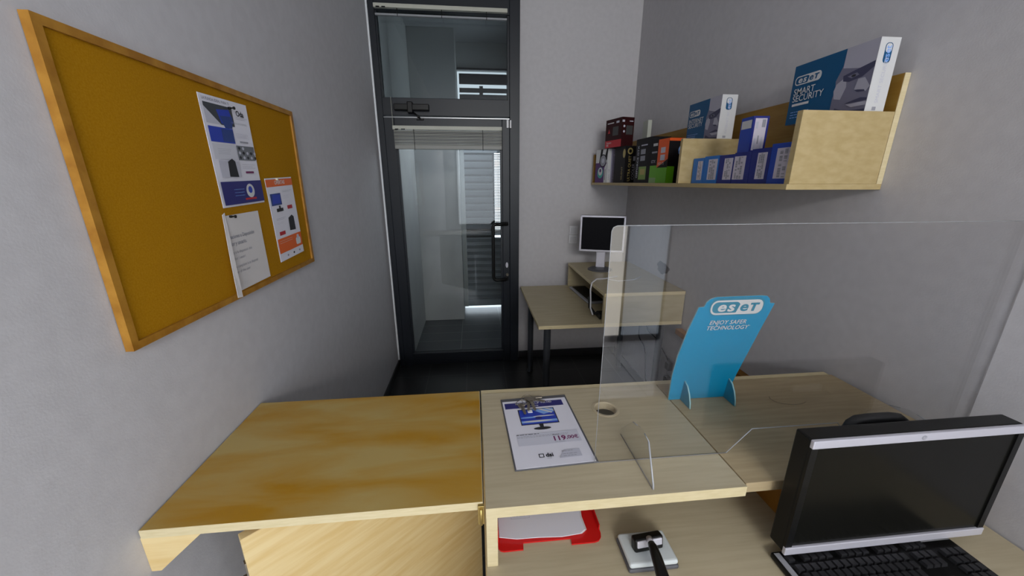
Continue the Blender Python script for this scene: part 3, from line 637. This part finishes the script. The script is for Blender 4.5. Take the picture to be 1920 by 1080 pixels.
# ---------------------------------------------------------------- far desk corner
fd = thing('desk', 'pale wooden desk with round grey legs in the far right corner', 'desk', (.85, 2.62, 0))
slab(.385, 1.335, 2.132, 3.06, ZD - .024, ZD, noisy('laminate_far', (.42, .35, .21), (.48, .41, .26), (1.5, 14, 6), 4, .45)).build('desktop', fd)
LEGM = mat('leg_grey', (.06, .065, .075), .4, .4)
for x, y in ((.47, 2.27), (.46, 2.93), (1.27, 2.27), (1.27, 2.93)):
    MB().lathe([(.028, 0), (.028, .01), (.024, .012), (.024, ZD - .034), (.034, ZD - .032), (.034, ZD - .024)], (x, y, 0), LEGM, 20).build('leg', fd)
fr_ = thing('desk_riser', 'wooden riser shelf on the far desk, carrying the small silver monitor', 'shelf riser', (1.06, 2.6, ZD))
FT = MC['laminate_far']
slab(.80, 1.336, 2.134, 3.06, .930, .952, FT).build('top', fr_)
slab(.80, 1.336, 2.136, 2.158, ZD, .930, EDGE, FT).build('side_panel', fr_)
slab(.80, 1.336, 3.036, 3.058, ZD, .930, FT, FT).build('side_panel', fr_)
slab(1.314, 1.336, 2.158, 3.036, ZD, .930, FT, FT).build('back_panel', fr_)
lm = thing('computer_monitor', 'small silver-framed computer monitor on the far desk riser', 'monitor', (.985, 2.775, .952), R(-20))
MB().box(-.168, .168, -.005, .045, .145, .425, GREYP, .006, 2).build('housing', lm, False)
fmm = MB().box(-.17, .17, -.014, -.004, .145, .160, SILVER, .003).box(-.17, .17, -.014, -.004, .410, .425, SILVER, .003).box(-.17, -.155, -.014, -.004, .145, .425, SILVER, .003).box(.155, .17, -.014, -.004, .145, .425, SILVER, .003)
fmm.build('bezel', lm, False)
MB().box(-.156, .156, -.009, -.005, .158, .412, mat('far_screen', (.002, .002, .004), .5, 0, .1)).build('screen', lm, False)
MB().box(-.035, .035, .01, .035, .012, .2, SILVER, .005).build('stand_column', lm, False)
MB().lathe([(.095, 0), (.095, .006), (.08, .014), (.03, .02)], (0, .0, 0), DGREY, 36).build('stand_base', lm, False)
fk = thing('keyboard', 'black and grey keyboard tucked under the far desk riser', 'keyboard', (.87, 2.74, ZD), R(4))
MB().box(-.065, .075, -.22, .22, .001, .018, GREYP, .008, 3).build('base', fk, False)
MB().box(-.045, .07, -.2, .2, .018, .022, BLACK, .002).build('key_bed', fk, False)
cab = MB().tube([(1.02, 2.5, .965), (.92, 2.46, .962), (.84, 2.42, .970), (.795, 2.38, .955), (.782, 2.36, .91), (.778, 2.33, .85), (.77, 2.30, .80), (.775, 2.26, .765)], .0055, mat('cable_white', (.6, .6, .62), .5), 8)
tag(cab.build('cable'), 'pale grey cable looping over the left edge of the far riser', 'cable')
hs = MB().tube([(.778, 2.36, .86), (.772, 2.32, .80), (.79, 2.27, .772), (.84, 2.25, .768), (.87, 2.28, .772)], .011, BLACK, 10).box(.80, .88, 2.20, 2.28, .751, .79, BLACK, .01, 3)
tag(hs.build('power_adapter'), 'black power adapter and thick lead on the far desk beside the riser', 'adapter')
wc = MB().tube([(.93, 2.45, .960), (1.0, 2.40, .957), (1.12, 2.43, .957), (1.2, 2.5, .957)], .003, mat('cable_white', (0, 0, 0)), 6)
tag(wc.build('thin_cable'), 'thin white cable lying across the top of the far riser', 'cable')
for pts, lb in (([(1.30, 2.72, .718), (1.325, 2.70, .50), (1.325, 2.68, .40), (1.325, 2.56, .34), (1.325, 2.50, .12), (1.325, 2.4, .02)], 'left thin black cable hanging under the far desk'),
                ([(1.30, 2.62, .718), (1.325, 2.62, .62), (1.325, 2.56, .52), (1.325, 2.40, .50), (1.325, 2.25, .44), (1.325, 2.19, .40)], 'right thin black cable running to the wall plug under the far desk')):
    P2 = [Vector(p) for p in pts]; Q = []
    for i in range(len(P2) - 1):
        a, b_, c_, d_ = P2[max(i - 1, 0)], P2[i], P2[i + 1], P2[min(i + 2, len(P2) - 1)]
        for k in range(6):
            u_ = k / 6; Q.append(.5 * ((2 * b_) + (-a + c_) * u_ + (2 * a - 5 * b_ + 4 * c_ - d_) * u_ ** 2 + (-a + 3 * b_ - 3 * c_ + d_) * u_ ** 3))
    Q.append(P2[-1]); tag(MB().tube(Q, .004, BLACK, 6).build('cable'), lb, 'cable')
so = thing('wall_socket', 'wall socket with black plugs low on the right wall behind the blue sign', 'socket', (XR, 2.17, .30))
MB().box(XR - .010, XR - .0005, 2.13, 2.23, .24, .44, GREYP, .003).build('plate', so)
MB().box(XR - .045, XR - .010, 2.155, 2.205, .37, .43, BLACK, .008).build('plug', so)
MB().box(XR - .045, XR - .010, 2.155, 2.205, .26, .32, BLACK, .008).build('plug', so)
# low wooden board along the right wall
tag(MB().box(XR - .045, XR - .001, 1.155, 2.128, .665, .70, BROWNW, .002).build('wall_shelf'), 'narrow brown wooden ledge low on the right wall behind the blue sign', 'ledge')
# light switches
for z, lb in ((1.133, 'lower white light switch on the far wall'), (1.213, 'upper white light switch on the far wall')):
    s_ = thing('light_switch', lb, 'switch', (.87, YF, z), group='light switches on the far wall')
    MB().box(.832, .908, YF - .008, YF - .0005, z - .038, z + .038, WHITE, .003).build('plate', s_)
    MB().box(.845, .895, YF - .012, YF - .007, z - .025, z + .025, mat('rocker_white', (.66, .66, .68), .35), .002).build('rocker', s_)

# ---------------------------------------------------------------- wall shelf
ws = thing('wall_shelf', 'long wooden wall shelf with raised end boxes, high on the right wall', 'shelf', (XR, 2.15, 1.60))
ZS = 1.618
MB().box(1.0, XR - .001, 1.13, 3.17, 1.600, ZS, SHELFW, .001, 1).build('shelf_board', ws)
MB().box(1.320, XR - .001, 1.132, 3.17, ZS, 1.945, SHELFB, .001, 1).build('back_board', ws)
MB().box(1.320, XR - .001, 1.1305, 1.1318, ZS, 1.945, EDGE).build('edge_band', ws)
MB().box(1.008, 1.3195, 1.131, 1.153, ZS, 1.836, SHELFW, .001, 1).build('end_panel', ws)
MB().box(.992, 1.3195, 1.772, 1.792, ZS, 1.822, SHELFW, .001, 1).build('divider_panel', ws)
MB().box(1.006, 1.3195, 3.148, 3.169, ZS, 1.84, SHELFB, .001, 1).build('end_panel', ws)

FACE1 = mat('photo_face_light', (.40, .39, .46), .5); FACE2 = mat('photo_face_mid', (.17, .165, .23), .5); FACE3 = mat('photo_face_dark', (.05, .05, .10), .5); FBG = mat('photo_face_bg', (.55, .55, .60), .5)
COVER = mat('cover_blue', (.0, .075, .19), .45)
def pbox(name, label, x, y, z, rz, wx, wy, hgt, body, left=None, near=None, cat='box', group=None, mats=None):
    """near-left bottom corner at x,y,z"""
    t_ = thing(name, label, cat, (x, y, z), R(rz), group)
    MB().box(0, wx, 0, wy, 0, hgt, body, .0012, 1).build('carton', t_, False)
    if left: left = [('r', 0, 0, wy, hgt, body)] + list(left)
    if near: near = [('r', 0, 0, wx, hgt, body)] + list(near)
    if left: art('side_print', t_, (0, wy, 0), (0, -1, 0), (0, 0, 1), left, .0004, False, .00012)
    if near: art('end_print', t_, (0, 0, 0), (1, 0, 0), (0, 0, 1), near, .0004, False, .00012)
    return t_
def software(name, label, x, y, z, rz, wx, wy, hgt, title):
    s = hgt / .2; W = wy; H = hgt
    k = lambda P: [(a * W, b * H) for a, b in P]
    left = [('r', 0, 0, W, H, COVER), ('p', k([(.60, 0), (1, 0), (1, 1), (.66, 1), (.655, .75), (.60, .55), (.62, .40), (.60, .30)]), FACE2),
            ('p', k([(.66, 1), (1, 1), (1, .62), (.83, .66), (.66, .72)]), FACE1),
            ('p', k([(.62, .50), (.72, .58), (.74, .42), (.70, .25), (.62, .28), (.60, .40)]), FACE1),
            ('p', k([(.68, .60), (.80, .64), (1, .70), (1, .62), (.90, .52), (.76, .49), (.69, .52)]), FACE3),
            ('p', k([(.73, .575), (.83, .60), (.86, .56), (.78, .535)]), FACE2), ('p', k(ell(.80, .565, .025, .018, 12)), INK),
            ('p', k([(.86, .50), (.93, .50), (1, .36), (.97, .30), (.86, .33), (.84, .36)]), FACE1), ('p', k([(.84, .35), (.88, .31), (.96, .30), (.95, .325), (.88, .345)]), FACE3),
            ('p', k([(.76, .17), (.85, .20), (.93, .22), (1, .20), (1, .17), (.88, .165)]), FACE3), ('p', k([(.78, .155), (.90, .155), (1, .155), (1, .10), (.85, .10)]), FACE1),
            ('p', k([(.62, .0), (1, 0), (1, .045), (.78, .06), (.66, .13)]), FACE3)]
    left += logo(.04 * W, .66 * H, .36 * W, .15 * H, COVER)
    left += [('t', title[0], .05 * W, .50 * H, .030 * s, WHITEI, {'bold': .0002, 'sx': .95}), ('t', title[1], .05 * W, .385 * H, .030 * s, WHITEI, {'bold': .0002, 'sx': .95})]
    if title[0] == 'SMART': left += [('r', .06 * W, .31 * H, .30 * W, .35 * H, WHITEI)]
    left += lines(.06 * W, .42 * W, [.20 * H, .155 * H, .11 * H], .004, SKYB, .3)
    near = [('r', 0, 0, wx, H, WHITEI), ('p', rrect(wx * .30, H * .66, wx * .68, H * .93, .010), COVER), ('p', rrect(wx * .34, H * .80, wx * .64, H * .92, .008), WHITEI),
            ('t', 'eset', wx * .60, H * .675, .026 * s, SKYB, {'rot': 90, 'bold': .0004}), ('t', title[0] + ' ' + title[1], wx * .58, H * .12, .016 * s, INKL, {'rot': 90}), ('r', wx * .35, .02 * H, wx * .55, .07 * H, INKG)]
    return pbox(name, label, x, y, z, rz, wx, wy, hgt, WHITEI, left, near, 'box', 'software boxes on the shelf')
CARD = mat('carton_brown', (.28, .10, .035), .7)
pbox('carton_box', 'brown carton inside the near end of the wall shelf', 1.160, 1.158, ZS, 0, .155, .15, .217, CARD, [('r', .01, .10, .08, .19, mat('carton_label', (.40, .33, .24), .6)), *lines(.015, .075, [.11, .13, .15, .17], .008, INKG)])
software('software_box', 'large blue and white software box with a face, at the near end of the shelf', 1.226, 1.145, 1.8365, 0, .066, .305, .205, ('SMART', 'SECURITY'))
pbox('carton_box', 'plain brown carton behind the divider of the wall shelf', 1.10, 1.80, ZS, 0, .20, .13, .205, CARD)
software('software_box', 'smaller blue and white software box with a face, above the shelf divider', 1.165, 1.782, 1.8235, 1, .078, .262, .192, ('INTERNET', 'SECURITY'))

# processor boxes
LIGHTB = mat('cpu_light_blue', (.01, .16, .55), .4); DEEPB = mat('cpu_deep_blue', (.012, .02, .20), .4); MIDB = mat('cpu_mid_blue', (.015, .06, .42), .4); LBL = mat('sticker_grey', (.62, .58, .66), .6); LAV = mat('cpu_lavender', (.30, .26, .36), .5)
def cpu(label, y1, y0, hgt, col, lx0, lx1, x=1.055, strip=None):
    W = y1 - y0; I = []
    if strip: I.append(('r', *strip))
    I += [('r', lx0 * W, .13 * hgt, lx1 * W, .88 * hgt, LBL)]
    a, b_ = lx0 * W, lx1 * W; rnd = random.Random(int(y0 * 1000))
    for q in (.18, .42, .66):
        zz = .16 * hgt
        while zz < .84 * hgt:
            hh = rnd.uniform(.002, .008); 
            if rnd.random() < .75: I.append(('r', a + (b_ - a) * q, zz, a + (b_ - a) * (q + .15), min(zz + hh, .85 * hgt), INKG))
            zz += hh + .0012
    return pbox('processor_box', label, x, y0, ZS + .0005, 0, .10, W - .002, hgt, col, I, None, 'box', 'processor boxes on the shelf')
cpu('light blue processor box with narrow sticker, first beside the shelf divider', 1.767, 1.680, .112, LIGHTB, .45, .88)
cpu('light blue processor box with wide sticker, second from the shelf divider', 1.678, 1.575, .116, LIGHTB, .30, .92)
cpu('dark violet-blue processor box with narrow sticker, third from the divider', 1.573, 1.480, .114, DEEPB, .38, .95)
cpu('dark blue processor box with wide sticker directly beneath the upright box', 1.478, 1.385, .118, DEEPB, .02, .72)
cpu('deep blue processor box, second from the near end panel', 1.383, 1.290, .124, DEEPB, .35, .85)
cpu('bright blue processor box with the largest sticker beside the near end panel', 1.288, 1.168, .134, MIDB, .22, .95)
ub = pbox('processor_box', 'blue processor box standing upright on top of the row of processor boxes', 1.078, 1.435, ZS + .1195, -4, .062, .072, .130, MIDB,
          [('r', .005, .088, .066, .118, WHITEI)],
          [('r', .0, 0, .062, .130, DEEPB), ('r', .008, .006, .054, .122, LBL), ('r', .012, .085, .022, .11, INKL), ('r', .036, .090, .050, .118, INKG), ('r', .012, .01, .020, .05, INKL), ('r', .026, .03, .031, .06, INKG), ('r', .040, .012, .045, .055, INKL)], 'box', 'processor boxes on the shelf')

# graphics card and component boxes further along
KB = mat('box_black', (.006, .005, .006), .5, 0, .2); KR = mat('box_dark_red', (.030, .003, .004), .5, 0, .2); GRN = mat('box_green', (.13, .42, .01), .4); OR = mat('box_orange', (.75, .10, .01), .4); YEL = mat('box_yellow', (.45, .36, .12), .5); WBX = mat('box_lilac', (.36, .34, .46), .5); CYN = mat('box_cyan', (.05, .35, .30), .5); VIO = mat('box_violet', (.07, .01, .12), .4)
z0 = ZS + .0005
# black/orange/green box: left face x 1228..1247, near face to 1275
pbox('component_box', 'orange, black and green graphics card box next to the shelf divider', 1.085, 2.075, z0, 5, .135, .105, .240, KB,
     [('r', 0, 0, .105, .240, OR), ('r', 0, 0, .105, .085, GRN), ('p', [(0, .085), (.105, .085), (.105, .13)], KB), ('r', .03, .165, .075, .195, INKL), ('r', .03, .125, .075, .155, INKL), ('t', 'HD 71', .012, .10, .022, WHITEI)],
     [('r', .0, .225, .135, .240, OR), ('r', 0, 0, .045, .09, GRN), ('p', ell(.095, .175, .036, .036), SKYB), ('p', ell(.095, .175, .026, .026), KB), ('p', [(.085, .165), (.105, .165), (.095, .188)], SKYB), ('p', ell(.12, .195, .016, .014), SKYB), ('r', .07, .098, .14, .102, INKG), ('p', [(.09, .08), (.12, .08), (.105, .06)], INKL), ('r', .09, .035, .12, .045, INKG)], 'box', 'component boxes on the shelf')
pbox('component_box', 'black graphics card box with bright green corner, behind the orange box', 1.085, 2.19, z0, 3, .14, .085, .255, KB,
     [('r', 0, 0, .085, .10, GRN), ('r', 0, 0, .085, .03, mat('box_pale_green', (.30, .45, .20), .5)), ('r', .01, .17, .07, .18, INKG), ('t', 'GTX', .01, .115, .024, INKL), ('r', .02, .21, .07, .225, WHITEI)],
     [('r', 0, 0, .06, .10, GRN), ('t', 'RTX', .03, .2, .03, INKL)], 'box', 'component boxes on the shelf')
pbox('component_box', 'black graphics card box with silver lettering and pale green label', 1.085, 2.285, z0, 3, .12, .20, .270, KB,
     [('t', 'GEFORCE GTX', .045, .03, .03, INKL, {'rot': 90, 'bold': .0003}), ('r', .06, .02, .155, .10, mat('box_olive', (.22, .34, .08), .5)), ('r', .08, .05, .14, .085, YEL), ('r', .07, .135, .13, .165, INKG), ('r', .07, .175, .13, .205, INKG), ('r', .07, .225, .15, .232, INKL)],
     [('r', .0, .02, .10, .10, mat('box_olive', (0, 0, 0))), ('r', .02, .135, .08, .165, INKG), ('r', .02, .175, .08, .205, INKG), ('r', .01, .235, .08, .242, INKL), ('r', .04, .25, .12, .257, INKG)], 'box', 'component boxes on the shelf')
pbox('component_box', 'tall black box with yellow and grey lettering beside the lilac box', 1.075, 2.66, z0, 4, .11, .17, .250, KB,
     [('p', ell(.15, .2, .02, .03), YEL), ('t', 'SILENT', .14, .02, .03, YEL, {'rot': 90})],
     [('p', ell(.035, .215, .020, .022), YEL), ('p', ell(.035, .215, .011, .012), KB), ('t', 'ULTRA QUIET', .045, .01, .028, YEL, {'rot': 90, 'bold': .0002}), ('t', 'COOLER', .075, .02, .028, INKG, {'rot': 90, 'bold': .0002}), ('r', .06, .15, .085, .18, INKG)], 'box', 'component boxes on the shelf')
pbox('component_box', 'small lilac and white fan box with a glowing ring picture at the far end', 1.036, 2.905, z0, 13, .115, .17, .250, WBX,
     [('r', 0, 0, .17, .25, VIO), ('r', 0, .15, .17, .25, WHITEI), ('p', [(.05, .15), (.07, .25), (.10, .25), (.08, .15)], KB), ('p', [(.12, .17), (.15, .25), (.17, .25), (.16, .17)], KB), ('p', ell(.105, .165, .048, .048), KB), ('p', ell(.105, .165, .041, .041), INKG), ('p', ell(.105, .165, .018, .018), INKL),
      ('p', ell(.075, .075, .042, .042), CYN), ('p', ell(.075, .085, .030, .030), WHITEI), ('p', ell(.075, .092, .014, .014), VIO), ('p', [(.13, 0), (.17, 0), (.17, .16), (.13, .11)], WHITEI), ('r', .14, .02, .146, .10, INK)],
     [('r', 0, 0, .03, .25, WHITEI), ('t', 'FAN 120', .024, .02, .022, WBX, {'rot': 90}), ('r', .05, .03, .10, .035, INKL), ('r', .05, .05, .10, .055, INKL), ('r', .05, .2, .10, .21, INKL)], 'box', 'component boxes on the shelf')
pbox('component_box', 'tall black and red component box stacked highest at the far end of the shelf', 1.058, 2.72, z0 + .2508, 14, .10, .20, .195, KR,
     [('r', 0, .0, .20, .05, REDI), ('t', 'Radeon', .02, .028, .02, WHITEI), ('t', 'RX', .02, .010, .02, WHITEI, {'bold': .0004}), ('r', .02, .165, .10, .172, WHITEI), ('r', .09, .08, .16, .14, mat('box_dim', (.05, .05, .05), .5)), ('p', [(.03, .10), (.06, .10), (.045, .13)], REDI), ('r', .13, .162, .165, .176, INKL)],
     [('r', .0, .162, .02, .176, INKL), ('r', .06, .166, .09, .172, INKL), ('p', ell(.018, .135, .008, .008), INKL), ('p', ell(.018, .10, .008, .008), INKL), ('r', .035, .08, .09, .14, mat('box_dim', (0, 0, 0)))], 'box', 'component boxes on the shelf')
tag(MB().box(1.235, 1.30, 2.68, 2.80, ZS, ZS + .24, KB).build('component_box'), 'plain black box half hidden behind the yellow lettered box', 'box', 'component boxes on the shelf')
tag(MB().box(1.238, 1.266, 2.70, 2.78, ZS + .2405, ZS + .425, mat('box_cream', (.50, .52, .45), .6), .001).build('component_box'), 'slim cream box standing beside the tall black and red box', 'box', 'component boxes on the shelf')

# ---------------------------------------------------------------- staff side behind the camera (seen only as reflections)
GLOW = mat('glow_cream', (.8, .8, .78), .5, emit=(1, .95, .86), es=3.2)  # glowing sheets added to give the acrylic its bright reflection
GLOW_BLUE = mat('glow_blue', (.5, .55, .6), .5, emit=(.72, .84, 1), es=1.0)
gd = thing('glow_panel', 'tall glowing panel added behind the camera for the acrylic reflection', 'door', (1.4, -1.95, 0))
MB().box(1.20, 1.235, -1.99, -1.93, 0, 2.3, ALU, .003).box(1.49, 1.505, -1.99, -1.93, 0, 2.3, ALU, .003).box(1.93, 1.965, -1.99, -1.93, 0, 2.3, ALU, .003).box(1.20, 1.965, -1.99, -1.93, 2.26, 2.3, ALU, .003).box(1.20, 1.965, -1.99, -1.93, 0, .06, ALU, .003).build('frame', gd)
MB().box(1.236, 1.489, -1.965, -1.955, .06, 2.26, GLOW).build('cream_pane', gd)
MB().box(1.506, 1.929, -1.965, -1.955, .06, 2.26, GLOW_BLUE).build('side_pane', gd)
